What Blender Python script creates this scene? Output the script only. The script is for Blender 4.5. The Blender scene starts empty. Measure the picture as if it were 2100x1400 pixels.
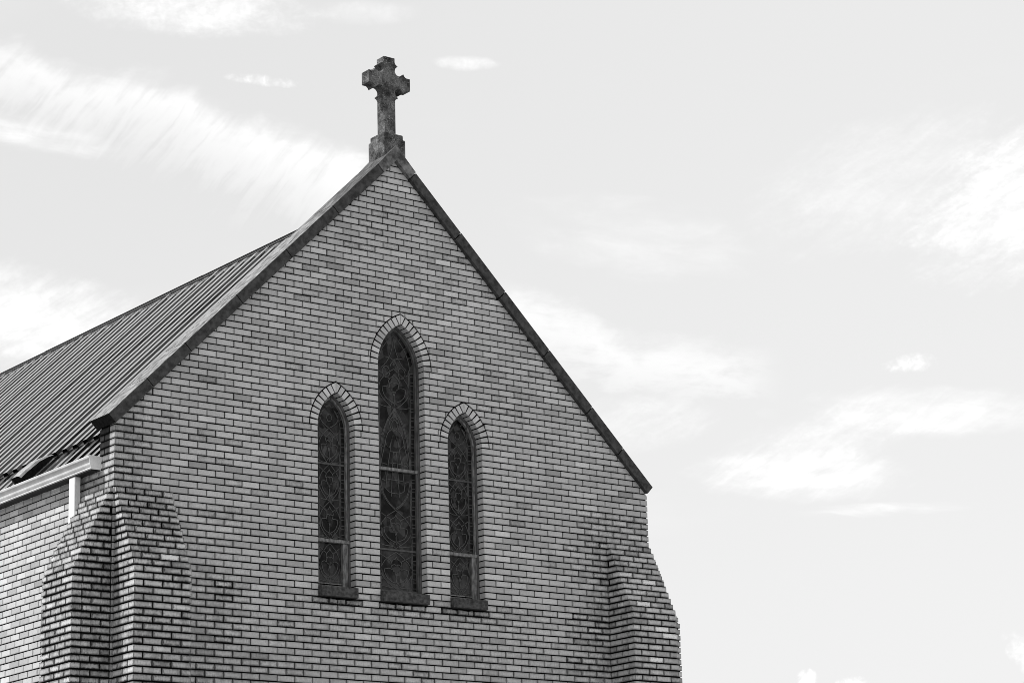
import bpy, math, random
from mathutils import Matrix, Vector
random.seed(7)
sc = bpy.context.scene
col = sc.collection
ZG = 6.91            # height of the eaves datum above the ground
L, H = .2032, .0677  # brick length and course height, joints included
R_ = math.radians

# ------------------------------------------------------------------ camera
YAW, PITCH, ROLL = 0.6582639409765503, 0.26582119133182863, -0.027037463411749202
cd = bpy.data.cameras.new("camera"); cam = bpy.data.objects.new("camera", cd); col.objects.link(cam)
cy, sy, cp, sp = math.cos(YAW), math.sin(YAW), math.cos(PITCH), math.sin(PITCH)
f = Vector((sy*cp, cy*cp, sp)); r = Vector((cy, -sy, 0)); u = r.cross(f)
c_, s_ = math.cos(ROLL), math.sin(ROLL)
rr = c_*r + s_*u; uu = -s_*r + c_*u
M = Matrix((rr, uu, -f)).transposed().to_4x4()
M.translation = Vector((-10.6447, -20.033, ZG-5.310))
cam.matrix_world = M
cd.sensor_fit = 'HORIZONTAL'; cd.sensor_width = 36; cd.lens = 4906.98/2100*36
cd.clip_start = .1; cd.clip_end = 3000
sc.camera = cam

# ------------------------------------------------------------------ world, sun, exposure
SUN_AZ, SUN_EL = R_(-62), R_(57)      # azimuth from +Y towards +X
w = bpy.data.worlds.new("World"); sc.world = w; w.use_nodes = True
wt = w.node_tree; wt.nodes.clear()
def N(t, typ, **k):
    n = t.nodes.new(typ)
    for a, b in k.items(): setattr(n, a, b)
    return n
def math_(t, op, a, b=None, c=None, clamp=False):
    n = N(t, 'ShaderNodeMath', operation=op, use_clamp=clamp)
    for i, v in enumerate((a, b, c)):
        if v is None: continue
        if isinstance(v, (int, float)): n.inputs[i].default_value = v
        else: t.links.new(v, n.inputs[i])
    return n.outputs[0]
def sstep(t, v, lo, hi, o0=0., o1=1.):
    n = N(t, 'ShaderNodeMapRange', interpolation_type='SMOOTHSTEP')
    t.links.new(v, n.inputs[0])
    for i, x in zip((1, 2, 3, 4), (lo, hi, o0, o1)): n.inputs[i].default_value = x
    return n.outputs[0]
def noise(t, vec, scale, detail=4, rough=.55, dist=0.):
    n = N(t, 'ShaderNodeTexNoise'); n.inputs['Scale'].default_value = scale
    n.inputs['Detail'].default_value = detail; n.inputs['Roughness'].default_value = rough
    n.inputs['Distortion'].default_value = dist
    t.links.new(vec, n.inputs['Vector']); return n.outputs[0]
def comb(t, x, y, z=0.):
    n = N(t, 'ShaderNodeCombineXYZ')
    for i, v in enumerate((x, y, z)):
        if isinstance(v, (int, float)): n.inputs[i].default_value = v
        else: t.links.new(v, n.inputs[i])
    return n.outputs[0]
sky = N(wt, 'ShaderNodeTexSky', sky_type='NISHITA'); sky.sun_disc = False
sky.sun_elevation = SUN_EL; sky.sun_rotation = SUN_AZ
sky.air_density = 1; sky.dust_density = 2.5
bw = N(wt, 'ShaderNodeRGBToBW'); wt.links.new(sky.outputs[0], bw.inputs[0])
tc = N(wt, 'ShaderNodeTexCoord'); sx = N(wt, 'ShaderNodeSeparateXYZ'); wt.links.new(tc.outputs['Generated'], sx.inputs[0])
az = math_(wt, 'MULTIPLY', math_(wt, 'ARCTAN2', sx.outputs[0], sx.outputs[1]), 180/math.pi*.9659)
el = math_(wt, 'MULTIPLY', math_(wt, 'ARCSINE', sx.outputs[2]), 180/math.pi)
uv = comb(wt, az, el)
w1 = math_(wt, 'SUBTRACT', noise(wt, uv, .9, 4), .5)
w2 = math_(wt, 'SUBTRACT', noise(wt, comb(wt, el, az, 3.), .9, 4), .5)
def rot(ang, su, sv, seed):          # streak noise: fine across, long along direction ang (degrees)
    a = R_(ang); ca, sa = math.cos(a), math.sin(a)
    p = math_(wt, 'ADD', math_(wt, 'MULTIPLY', az, ca), math_(wt, 'MULTIPLY', el, sa))
    q = math_(wt, 'ADD', math_(wt, 'MULTIPLY', az, -sa), math_(wt, 'MULTIPLY', el, ca))
    q = math_(wt, 'ADD', q, math_(wt, 'MULTIPLY', w2, .25))
    return noise(wt, comb(wt, math_(wt, 'MULTIPLY', p, su), math_(wt, 'MULTIPLY', q, sv), seed), 1., 5, .6, .4)
st_feather = rot(52, .28, 2.3, 1.)
st_flat = rot(-8, .5, 3.2, 5.)
st_rise = rot(28, .8, 3.4, 9.)
fluff = noise(wt, uv, 3.2, 6, .62, .3)
soft = noise(wt, comb(wt, math_(wt, 'MULTIPLY', az, .8), math_(wt, 'MULTIPLY', el, 1.7), 4.), .8, 8, .58, .3)
fine = noise(wt, comb(wt, math_(wt, 'MULTIPLY', az, .8), math_(wt, 'MULTIPLY', el, 1.3), 7.), 7., 5, .6, .5)
def mixn(a, b, k): return math_(wt, 'ADD', math_(wt, 'MULTIPLY', a, 1-k), math_(wt, 'MULTIPLY', b, k))
softflat = mixn(soft, st_flat, .35); softrise = mixn(mixn(soft, st_rise, .5), fine, .2); softfluff = mixn(soft, fluff, .3)
dens = None
def add(v):
    global dens
    dens = v if dens is None else math_(wt, 'ADD', dens, v)
def band(pts, thick, width_gain, seed_noise, gain):
    xs = [p[0] for p in pts]; lo, hi = xs[0], xs[-1]
    fc = N(wt, 'ShaderNodeFloatCurve'); cm = fc.mapping; cv = cm.curves[0]
    e0 = min(p[1] for p in pts)-.5; e1 = max(p[1] for p in pts)+.5
    for i, p in enumerate(pts):
        x, y = (p[0]-lo)/(hi-lo), (p[1]-e0)/(e1-e0)
        if i == 0: cv.points[0].location = (x, y)
        elif i == len(pts)-1: cv.points[-1].location = (1, y)
        else: cv.points.new(x, y)
    cm.update()
    t01 = math_(wt, 'DIVIDE', math_(wt, 'SUBTRACT', az, lo), hi-lo, clamp=True)
    wt.links.new(t01, fc.inputs['Value'])
    top = math_(wt, 'ADD', math_(wt, 'MULTIPLY', fc.outputs[0], e1-e0), e0)
    d = math_(wt, 'SUBTRACT', math_(wt, 'ADD', top, math_(wt, 'MULTIPLY', w1, .5)), el)
    rise = sstep(wt, math_(wt, 'ADD', d, math_(wt, 'MULTIPLY', math_(wt, 'SUBTRACT', soft, .5), 1.1)), -.30, .62)
    th = math_(wt, 'MULTIPLY_ADD', t01, width_gain, thick)
    dd = math_(wt, 'DIVIDE', math_(wt, 'ADD', d, math_(wt, 'MULTIPLY', math_(wt, 'SUBTRACT', seed_noise, .5), 6.0)), th)
    fall = sstep(wt, dd, .1, 1.25, 1, 0)
    ends = math_(wt, 'MULTIPLY', sstep(wt, az, lo, lo+.6), sstep(wt, az, hi-1.6, hi, 1, 0))
    v = math_(wt, 'MULTIPLY', math_(wt, 'MULTIPLY', rise, fall), ends)
    cn = math_(wt, 'MAXIMUM', math_(wt, 'MULTIPLY_ADD', math_(wt, 'SUBTRACT', seed_noise, .5), 3.2, .64), 0.)
    add(math_(wt, 'MULTIPLY', v, math_(wt, 'MULTIPLY', cn, gain)))
band([(21.82,22.16),(24.12,22.08),(25.87,21.71),(27.99,21.45),(29.65,20.8),(31.19,20.29),(33.4,19.35),(34.4,18.9)], 1.2, 1.3, mixn(st_feather, soft, .30), 1.45)
band([(36.0,16.7),(37.39,16.14),(38.2,15.78),(38.77,15.34),(39.93,15.11),(41.66,14.77),(43.0,14.6)], 1.9, -.9, softflat, 1.15)
for (ca, ce, a, b, ang, nz, g) in [
    (28.6,23.2,3.2,.70,-3,mixn(softfluff, fine, .15),1.5), (24.6,20.12,2.4,.40,-9,softflat,1.0), (24.6,15.75,4.3,1.3,-13,mixn(softfluff, st_rise, .35),1.5),
    (35.47,21.88,.8,.18,-4,softfluff,1.5), (30.42,21.5,.88,.13,-6,fluff,1.0), (39.45,17.58,2.9,.95,-12,softflat,.42),
    (48.9,17.9,3.0,1.6,25,softrise,1.35), (45.6,18.5,3.4,1.6,12,softrise,.5), (45.81,14.25,.6,.22,5,fluff,1.1),
    (46.3,13.1,2.9,.60,-5,mixn(softflat, st_rise, .3),1.1), (43.2,11.75,2.5,.60,-3,mixn(softflat, st_rise, .35),1.2), (44.85,10.85,2.22,.16,-1,st_flat,.6),
    (42.99,6.95,.23,.26,0,fluff,2.0), (44.02,6.86,.37,.14,0,fluff,1.7), (47.9,7.3,.3,.6,35,fluff,1.0),
    (39.27,13.15,1.9,.7,5,softrise,.55), (43.6,12.5,2.4,.8,12,softrise,.75), (38.2,7.0,1.2,.3,0,fluff,.4),
    (33.0,23.1,1.4,.3,0,softfluff,.4), (37.0,12.2,2.0,.8,0,soft,.3)]:
    t_ = R_(ang); c1, s1 = math.cos(t_), math.sin(t_)
    x = math_(wt, 'SUBTRACT', az, ca); y = math_(wt, 'SUBTRACT', el, ce)
    p = math_(wt, 'ADD', math_(wt, 'MULTIPLY', x, c1/a), math_(wt, 'MULTIPLY', y, s1/a))
    q = math_(wt, 'ADD', math_(wt, 'MULTIPLY', x, -s1/b), math_(wt, 'MULTIPLY', y, c1/b))
    d2 = math_(wt, 'ADD', math_(wt, 'MULTIPLY', p, p), math_(wt, 'MULTIPLY', q, q))
    d2 = math_(wt, 'SUBTRACT', d2, math_(wt, 'MULTIPLY', math_(wt, 'SUBTRACT', nz, .5), 2.6))
    cn = math_(wt, 'MULTIPLY_ADD', math_(wt, 'SUBTRACT', nz, .5), 3.0, .62)
    cn = math_(wt, 'MAXIMUM', cn, .0)
    add(math_(wt, 'MULTIPLY', sstep(wt, d2, 1.3, -.5), math_(wt, 'MULTIPLY', cn, g)))
# faint veil clouds over the rest of the sky (also what lies outside the photograph)
veil = sstep(wt, noise(wt, comb(wt, math_(wt, 'MULTIPLY', az, .06), math_(wt, 'MULTIPLY', el, .2), 2.), 1., 5, .6), .52, .8, 0, .25)
add(veil)
dens = math_(wt, 'MINIMUM', dens, 1.)
# thin high overcast evens out the blue dome
base = math_(wt, 'MULTIPLY_ADD', bw.outputs[0], .022, .73)
side = sstep(wt, az, 22., 50., .0, .055)
base = math_(wt, 'ADD', math_(wt, 'ADD', base, side), sstep(wt, el, 24., 6., 0, .03))
lum = math_(wt, 'ADD', base, math_(wt, 'MULTIPLY', dens, .24))
mulS = N(wt, 'ShaderNodeCombineColor')
for i in range(3): wt.links.new(math_(wt, 'MULTIPLY', lum, 10.), mulS.inputs[i])
bg = N(wt, 'ShaderNodeBackground'); bg.inputs['Strength'].default_value = .1
wt.links.new(mulS.outputs[0], bg.inputs['Color'])
wo = N(wt, 'ShaderNodeOutputWorld'); wt.links.new(bg.outputs[0], wo.inputs['Surface'])
w.cycles.sampling_method = 'MANUAL'; w.cycles.sample_map_resolution = 512
sd = bpy.data.lights.new("sun", 'SUN'); sd.energy = 5.0; sd.angle = R_(4); sd.color = (1, 1, 1)
so = bpy.data.objects.new("sun", sd); col.objects.link(so)
sdir = Vector((math.sin(SUN_AZ)*math.cos(SUN_EL), math.cos(SUN_AZ)*math.cos(SUN_EL), math.sin(SUN_EL)))
so.rotation_euler = sdir.to_track_quat('Z', 'Y').to_euler(); so.location = sdir*60
sc.view_settings.view_transform = 'Standard'; sc.view_settings.look = 'None'
sc.cycles.filter_width = .85
sc.view_settings.exposure = 0; sc.view_settings.gamma = 1

# ------------------------------------------------------------------ materials
def new_mat(name, rough=.8, spec=.3):
    m = bpy.data.materials.new(name); m.use_nodes = True
    t = m.node_tree; b = t.nodes['Principled BSDF']
    b.inputs['Roughness'].default_value = rough; b.inputs['Specular IOR Level'].default_value = spec
    return m, t, b
def geo(t):
    return N(t, 'ShaderNodeNewGeometry').outputs['Position']
def objc(t):
    return N(t, 'ShaderNodeTexCoord').outputs['Object']
def setcol(t, b, v):
    n = N(t, 'ShaderNodeCombineColor')
    for i in range(3): t.links.new(v, n.inputs[i])
    t.links.new(n.outputs[0], b.inputs['Base Color'])
def bump(t, b, v, strength=.3, dist=.004):
    n = N(t, 'ShaderNodeBump'); n.inputs['Strength'].default_value = strength; n.inputs['Distance'].default_value = dist
    t.links.new(v, n.inputs['Height']); t.links.new(n.outputs[0], b.inputs['Normal'])
def scaled(t, v, sx_, sy_, sz_):
    n = N(t, 'ShaderNodeVectorMath', operation='MULTIPLY'); t.links.new(v, n.inputs[0]); n.inputs[1].default_value = (sx_, sy_, sz_)
    return n.outputs[0]

def brick_mat():
    m, t, b = new_mat("buff_brick", .85, .25)
    at = N(t, 'ShaderNodeVertexColor', layer_name='tone')
    sp_ = N(t, 'ShaderNodeSeparateColor'); t.links.new(at.outputs[0], sp_.inputs[0])
    tone, grime_shade, eff = sp_.outputs[0], sp_.outputs[1], sp_.outputs[2]
    uvn = N(t, 'ShaderNodeUVMap', uv_map='UVMap'); su = N(t, 'ShaderNodeSeparateXYZ'); t.links.new(uvn.outputs[0], su.inputs[0])
    def edge(v, size):
        return math_(t, 'MULTIPLY', math_(t, 'MINIMUM', v, math_(t, 'SUBTRACT', 1., v)), size)
    e = math_(t, 'MINIMUM', edge(su.outputs[0], .19), edge(su.outputs[1], .058))
    pos = geo(t)
    n1 = noise(t, pos, 55, 4, .6); n2 = noise(t, pos, 9, 3); n3 = noise(t, pos, 260, 2, .7)
    nst = noise(t, scaled(t, pos, 1, 1, .18), 85, 3)
    e2 = math_(t, 'ADD', e, math_(t, 'MULTIPLY', math_(t, 'SUBTRACT', n1, .5), .034))
    ed = sstep(t, e2, -.001, .021, 1, 0)
    gr_shade = math_(t, 'MULTIPLY', ed, math_(t, 'MULTIPLY', grime_shade, .93))
    # patchy soot over the more weathered bricks and those with painted shade
    pt = math_(t, 'MULTIPLY', sstep(t, n2, .42, .68), math_(t, 'MULTIPLY', grime_shade, .5))
    stk = math_(t, 'MULTIPLY', sstep(t, nst, .5, .68), math_(t, 'MULTIPLY', grime_shade, .42))
    v = math_(t, 'MULTIPLY', tone, math_(t, 'MULTIPLY_ADD', math_(t, 'SUBTRACT', n3, .5), .9, 1.))
    v = math_(t, 'MULTIPLY', v, math_(t, 'MULTIPLY_ADD', math_(t, 'SUBTRACT', n1, .5), .42, 1.))
    v = math_(t, 'MULTIPLY', v, sstep(t, noise(t, pos, 620, 1), .68, .78, 1., .55))
    v = math_(t, 'MULTIPLY', v, sstep(t, noise(t, scaled(t, pos, 1, 1, .6), 1.6, 4, .6), .32, .66, .90, 1.05))
    for g in (gr_shade, pt, stk): v = math_(t, 'MULTIPLY', v, math_(t, 'SUBTRACT', 1., g))
    # lime bloom
    bl = math_(t, 'MULTIPLY', sstep(t, math_(t, 'ADD', noise(t, pos, 120, 4, .7), math_(t, 'MULTIPLY', e, 6.)), .42, .62), eff)
    v = math_(t, 'ADD', math_(t, 'MULTIPLY', v, math_(t, 'SUBTRACT', 1., bl)), math_(t, 'MULTIPLY', bl, .85))
    setcol(t, b, v); bump(t, b, n3, .25, .002)
    return m
def noisy(name, lo, hi, scale, rough=.85, spec=.2, det=6, stretch=(1,1,1), speck=0, bumpd=.003, space='pos'):
    m, t, b = new_mat(name, rough, spec)
    p0 = geo(t) if space == 'pos' else objc(t)
    p = scaled(t, p0, *stretch)
    n = noise(t, p, scale, det, .65)
    v = sstep(t, n, .3, .7, lo, hi)
    if speck:
        s = sstep(t, noise(t, p0, 95, 3, .75), .62, .70, 0, speck)
        v = math_(t, 'ADD', v, math_(t, 'MULTIPLY', s, sstep(t, noise(t, p0, 7, 2), .42, .6)))
    setcol(t, b, v); bump(t, b, noise(t, p0, 140, 3), .5, bumpd)
    return m
BRICK = brick_mat()
MORTAR = noisy("dark_mortar", .003, .007, 60, .95, .05)
STONE_FRONT = noisy("sooty_coping_stone", .022, .075, 16, .8, .25)
STONE_APEX = noisy("worn_coping_stone", .04, .24, 9, .85, .2)
def coping_top():
    m, t, b = new_mat("bleached_coping_top", .9, .15)
    p0 = objc(t); rake = N(t, 'ShaderNodeVectorMath', operation='DOT_PRODUCT'); t.links.new(p0, rake.inputs[0]); rake.inputs[1].default_value = (.707, 0, .707)
    sy_ = N(t, 'ShaderNodeSeparateXYZ'); t.links.new(p0, sy_.inputs[0])
    vec = comb(t, math_(t, 'MULTIPLY', rake.outputs['Value'], 6.), math_(t, 'MULTIPLY', sy_.outputs[1], 34.), 0.)
    n = noise(t, vec, 1., 5, .7); n2 = noise(t, p0, 11, 4)
    n3 = noise(t, p0, 3, 3)
    v = sstep(t, n2, .3, .7, .14, .28)
    blk = math_(t, 'MULTIPLY', sstep(t, n, .51, .60), .8)
    v = math_(t, 'MULTIPLY', v, math_(t, 'SUBTRACT', 1., blk))
    # the top third of the slope is blacker with lichen
    hi = sstep(t, math_(t, 'ADD', sy_.outputs[2], math_(t, 'MULTIPLY', n3, .8)), ZG+2.7, ZG+3.5, 1., .42)
    setcol(t, b, math_(t, 'MULTIPLY', v, hi)); bump(t, b, n2, .4, .003)
    return m
STONE_TOP = coping_top()
SOOT_SHADE = noisy("soot_shade_black", .004, .016, 30, .9, .1)  # soot stain on coping ends; also paints shade on roof parts
SILL = noisy("window_sill_stone", .022, .095, 24, .8, .2)
def cross_mat():
    m, t, b = new_mat("lichened_cross_stone", .9, .15)
    p = geo(t)
    n = noise(t, p, 8, 5, .6); n2 = noise(t, p, 60, 4, .75); n3 = noise(t, p, 130, 3, .7)
    v = sstep(t, n, .3, .7, .018, .15)
    v = math_(t, 'MULTIPLY', v, sstep(t, n2, .3, .7, .45, 1.6))
    sp_ = math_(t, 'MULTIPLY', sstep(t, n3, .57, .66), sstep(t, noise(t, p, 12, 3), .42, .58))
    v = math_(t, 'ADD', v, math_(t, 'MULTIPLY', sp_, .42))
    setcol(t, b, v); bump(t, b, n2, .6, .006); return m
CROSS = cross_mat()
def metal_mat():
    m, t, b = new_mat("dark_roof_steel", .22, .5)
    b.inputs['IOR'].default_value = 1.42
    p = geo(t); v = sstep(t, noise(t, p, 3, 4), .3, .7, .005, .010); setcol(t, b, v)
    b.inputs['Coat Weight'].default_value = 1.; b.inputs['Coat Roughness'].default_value = .10; b.inputs['Coat IOR'].default_value = 1.55
    rn = sstep(t, noise(t, scaled(t, p, 1, 6, 1), 5, 4), .3, .7, .16, .3); t.links.new(rn, b.inputs['Roughness'])
    b.inputs['Sheen Weight'].default_value = 1.; b.inputs['Sheen Roughness'].default_value = .25
    return m
ROOF = metal_mat()
DARKMETAL = noisy("dark_flashing", .008, .014, 8, .6, .2)
WHITEP = noisy("fresh_white_pipe_paint", .72, .80, 6, .5, .3, bumpd=.0003)
WHITE = noisy("white_painted_metal", .46, .60, 6, .45, .4, bumpd=.0003)
CAPW = noisy("aged_white_cap", .66, .80, 9, .6, .3, bumpd=.0005)
FRAME = noisy("weathered_grey_frame", .05, .13, 26, .7, .3, stretch=(1, 1, .25))
FRAMEL = noisy("peeling_pale_paint", .06, .28, 40, .7, .3, stretch=(1, 1, .3))
LEAD = noisy("lead_cames", .055, .10, 30, .6, .3)
def glass_mat():
    m, t, b = new_mat("stained_glass", .3, .12)
    p = geo(t); vo = N(t, 'ShaderNodeTexVoronoi', feature='F1'); vo.inputs['Scale'].default_value = 16
    t.links.new(scaled(t, p, 1, 0, .7), vo.inputs['Vector'])
    s = N(t, 'ShaderNodeSeparateColor'); t.links.new(vo.outputs['Color'], s.inputs[0])
    v = math_(t, 'MULTIPLY_ADD', math_(t, 'POWER', s.outputs[0], 3.), .045, .001)
    v = math_(t, 'ADD', v, sstep(t, noise(t, p, 5, 5, .65), .42, .8, 0, .05))
    # dust that gathers on the glass above the sill
    sz = N(t, 'ShaderNodeSeparateXYZ'); t.links.new(p, sz.inputs[0])
    v = math_(t, 'ADD', v, math_(t, 'MULTIPLY', sstep(t, sz.outputs[2], ZG-1.05, ZG-1.27), sstep(t, noise(t, p, 9, 3), .3, .7, .02, .06)))
    setcol(t, b, v)
    t.links.new(sstep(t, noise(t, p, 12, 3), .3, .7, .15, .5), b.inputs['Roughness'])
    return m
GLASS = glass_mat()
DGLASS = noisy("black_border_glass", .001, .012, 16, .35, .2, det=1)
GROUND = noisy("pale_gravel_ground", .18, .26, .7, .95, .1)
INNER = noisy("dark_interior", .01, .015, 3, .9, .1)

# ------------------------------------------------------------------ helpers
def tag(o, label=None, cat=None, group=None, kind=None):
    if label: o['label'] = label
    if cat: o['category'] = cat
    if group: o['group'] = group
    if kind: o['kind'] = kind
    return o
def empty(name, loc):
    o = bpy.data.objects.new(name, None); o.location = loc; o.empty_display_size = .3; col.objects.link(o); return o
class MB:
    def __init__(s): s.v = []; s.f = []; s.mi = []; s.uv = []; s.tc = []; s.brick = False
    def poly(s, pts, mi=0):
        b = len(s.v); s.v += [tuple(p) for p in pts]; s.f.append(list(range(b, b+len(pts)))); s.mi.append(mi)
    def box(s, x0, x1, y0, y1, z0, z1, mi=0):
        b = len(s.v)
        s.v += [(x, y, z) for x in (x0, x1) for y in (y0, y1) for z in (z0, z1)]
        for q in ((0,1,3,2),(4,6,7,5),(0,4,5,1),(2,3,7,6),(0,2,6,4),(1,5,7,3)): s.f.append([b+i for i in q]); s.mi.append(mi)
    def prism(s, pts, ax, d0, d1, mi=0, caps=None):
        """2D outline (any simple polygon) extruded along axis ax; the outline uses the other two axes in xyz order"""
        n = len(pts); b = len(s.v)
        for d in (d0, d1):
            for (p, q) in pts:
                s.v.append((d, p, q) if ax == 0 else (p, d, q) if ax == 1 else (p, q, d))
        s.f.append([b+i for i in range(n)]); s.mi.append(mi if caps is None else caps)
        s.f.append([b+n+i for i in reversed(range(n))]); s.mi.append(mi if caps is None else caps)
        for i in range(n):
            j = (i+1) % n; s.f.append([b+i, b+n+i, b+n+j, b+j]); s.mi.append(mi)
    def strip(s, a, b_):
        """quads between two equally long point rows"""
        for i in range(len(a)-1): s.poly([a[i], a[i+1], b_[i+1], b_[i]])
    def build(s, name, mats, parent=None, bevel=0, smooth=False):
        me = bpy.data.meshes.new(name)
        off = Vector((0, 0, 0)); q_ = parent
        while q_ is not None: off = off+q_.location; q_ = q_.parent
        me.from_pydata([(x-off[0], y-off[1], z-off[2]+ZG) for x, y, z in s.v], [], s.f)
        if not isinstance(mats, (list, tuple)): mats = [mats]
        for m in mats: me.materials.append(m)
        me.polygons.foreach_set('material_index', s.mi)
        if s.brick:
            uvl = me.uv_layers.new(name='UVMap'); ca = me.color_attributes.new('tone', 'FLOAT_COLOR', 'POINT')
            uvs = []
            for p in me.polygons:
                for v in p.vertices: uvs += list(s.uv[v])
            uvl.data.foreach_set('uv', uvs)
            ca.data.foreach_set('color', [c for q in s.tc for c in (*q, 1.)])
        import bmesh
        if not s.brick:
            bm = bmesh.new(); bm.from_mesh(me); bmesh.ops.recalc_face_normals(bm, faces=bm.faces[:]); bm.to_mesh(me); bm.free()
        if smooth:
            for p in me.polygons: p.use_smooth = True
        me.update()
        o = bpy.data.objects.new(name, me); col.objects.link(o)
        if parent is not None: o.parent = parent
        if bevel:
            bv = o.modifiers.new('bevel', 'BEVEL'); bv.width = bevel; bv.segments = 2; bv.limit_method = 'ANGLE'; bv.angle_limit = R_(40)
        return o

# ---- bricks: every brick is a little box with a chamfered face, standing proud of dark recessed mortar
def clip(poly, a, b, c):            # keep a*x+b*y<=c
    out = []; n = len(poly)
    for i in range(n):
        p, q = poly[i], poly[(i+1) % n]; dp, dq = a*p[0]+b*p[1]-c, a*q[0]+b*q[1]-c
        if dp <= 0: out.append(p)
        if dp*dq < 0:
            k = dp/(dp-dq); out.append((p[0]+k*(q[0]-p[0]), p[1]+k*(q[1]-p[1])))
    return out
def area(p): return abs(sum(p[i][0]*p[(i+1)%len(p)][1]-p[(i+1)%len(p)][0]*p[i][1] for i in range(len(p))))/2
def dedupe(p):
    o = []
    for q in p:
        if not o or abs(q[0]-o[-1][0])+abs(q[1]-o[-1][1]) > 4e-4: o.append(q)
    if len(o) > 1 and abs(o[0][0]-o[-1][0])+abs(o[0][1]-o[-1][1]) < 4e-4: o.pop()
    return o
def add_brick(mb, poly, tr, depth, tone, grime_shade, eff, cham=.0022):
    """poly in wall coordinates (along, up) counter-clockwise; tr(a, up, inward) -> xyz"""
    poly = dedupe(poly); n = len(poly)
    if n < 3 or area(poly) < 2e-4: return
    us = [p[0] for p in poly]; vs = [p[1] for p in poly]
    u0, u1, v0, v1 = min(us), max(us), min(vs), max(vs)
    if u1-u0 < .012 or v1-v0 < .012: return
    cx, cz = sum(us)/n, sum(vs)/n
    b = len(mb.v); mb.brick = True
    jit = random.gauss(0, .0011)
    rings = [(poly, depth), (poly, cham+jit)]
    ins = []
    for p in poly:
        du, dv = cx-p[0], cz-p[1]; d = math.hypot(du, dv) or 1
        ins.append((p[0]+(cham*1.1 if du > 0 else -cham*1.1), p[1]+(cham*1.1 if dv > 0 else -cham*1.1)))
    rings.append((ins, jit))
    for ring, dd in rings:
        for p in ring:
            mb.v.append(tr(p[0], p[1], dd)); mb.uv.append(((p[0]-u0)/(u1-u0), (p[1]-v0)/(v1-v0))); mb.tc.append((tone, grime_shade, eff))
    for i in range(n):
        j = (i+1) % n; mb.f.append([b+n+i, b+n+j, b+2*n+j, b+2*n+i]); mb.mi.append(0)
    # the flanks get their own vertices so that dirt and painted shade follow each flank's own edges
    fl = random.uniform(.2, .8)
    for i in range(n):
        j = (i+1) % n; p, q = poly[i], poly[j]; e = len(mb.v)
        upright = abs(q[0]-p[0]) < abs(q[1]-p[1])
        for (pt, dd) in ((p, depth), (q, depth), (q, cham+jit), (p, cham+jit)):
            vv = (pt[1]-v0)/(v1-v0)
            mb.v.append(tr(pt[0], pt[1], dd)); mb.uv.append(((.5 if dd == depth else .12), vv) if upright else ((pt[0]-u0)/(u1-u0), .1))
            mb.tc.append((tone, grime_shade, eff))
        mb.f.append([e, e+1, e+2, e+3]); mb.mi.append(0)
    mb.f.append([b+2*n+i for i in range(n)]); mb.mi.append(0)
J = .0112                            # head joint width
JB = .0128                           # bed joint height
def tone_():
    t = random.gauss(BASE_T, .042)
    if random.random() < .11: t *= random.uniform(.76, .9)
    if random.random() < .08: t *= 1.14
    return max(.2, t)
BASE_T = .505
def backing(mb, poly, tr, d0, d1):
    poly = dedupe(poly); n = len(poly)
    if n < 3: return
    b = len(mb.v)
    for dd in (d0, d1):
        for p in poly:
            mb.v.append(tr(p[0], p[1], dd)); mb.uv.append((.5, .5)); mb.tc.append((0, 0, 0))
    mb.f.append([b+i for i in range(n)]); mb.mi.append(1)
    mb.f.append([b+n+i for i in reversed(range(n))]); mb.mi.append(1)
    for i in range(n):
        j = (i+1) % n; mb.f.append([b+i, b+n+i, b+n+j, b+j]); mb.mi.append(1)

# ------------------------------------------------------------------ dimensions
W = 33*L                                  # width of the gable wall
AX = 3.308                                # apex under the coping
SL = (3.37-.083)/AX; ZL0 = .083           # left rake underside  z = ZL0 + SL*x
SR = (3.37-.052)/(W-AX); ZR0 = .052       # right rake underside z = ZR0 + SR*(W-x)
SILL_T, SILL_B = -1.311, -1.416
WINS = [dict(c=2.540, a=.2270, sp=5*H, h=.374, n=9),
        dict(c=3.3600, a=.2950, sp=16*H, h=.480, n=11),
        dict(c=4.175, a=.2270, sp=5*H, h=.366, n=9)]
RT = .091                                 # radial depth of the arch bricks
for q in WINS:
    q['R'] = (q['a']**2+q['h']**2)/(2*q['a']); q['k'] = q['R']-q['a']
def arc_half(q, z, extra=0.):             # half width of the pointed arch (grown by extra) at height z
    dz = z-q['sp']; Rr = q['R']+extra
    if dz <= 0: return q['a']+extra
    if dz >= Rr: return 0.
    return max(0., math.sqrt(Rr*Rr-dz*dz)-q['k'])
def hole_half(q, z, g):
    if z < SILL_B-g or z > q['sp']+math.sqrt((q['R']+RT+g)**2-q['k']**2): return 0.
    if z < SILL_T: return q['a']-.006+g*.5
    if z <= q['sp']+.0005: return q['a']+max(0., g-.0136)*1.2
    return arc_half(q, z, RT+g)

church = empty("church_building", (W/2, 3., 0))
church.location.z = 0
tag(church, "buff brick church gable with steep dark metal roof, stone coping and three pointed windows", "church")

# ------------------------------------------------------------------ ground
g = MB(); g.poly([(-1500, -1500, -ZG), (1500, -1500, -ZG), (1500, 1500, -ZG), (-1500, 1500, -ZG)])
tag(g.build("ground", GROUND), kind='structure')

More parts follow.
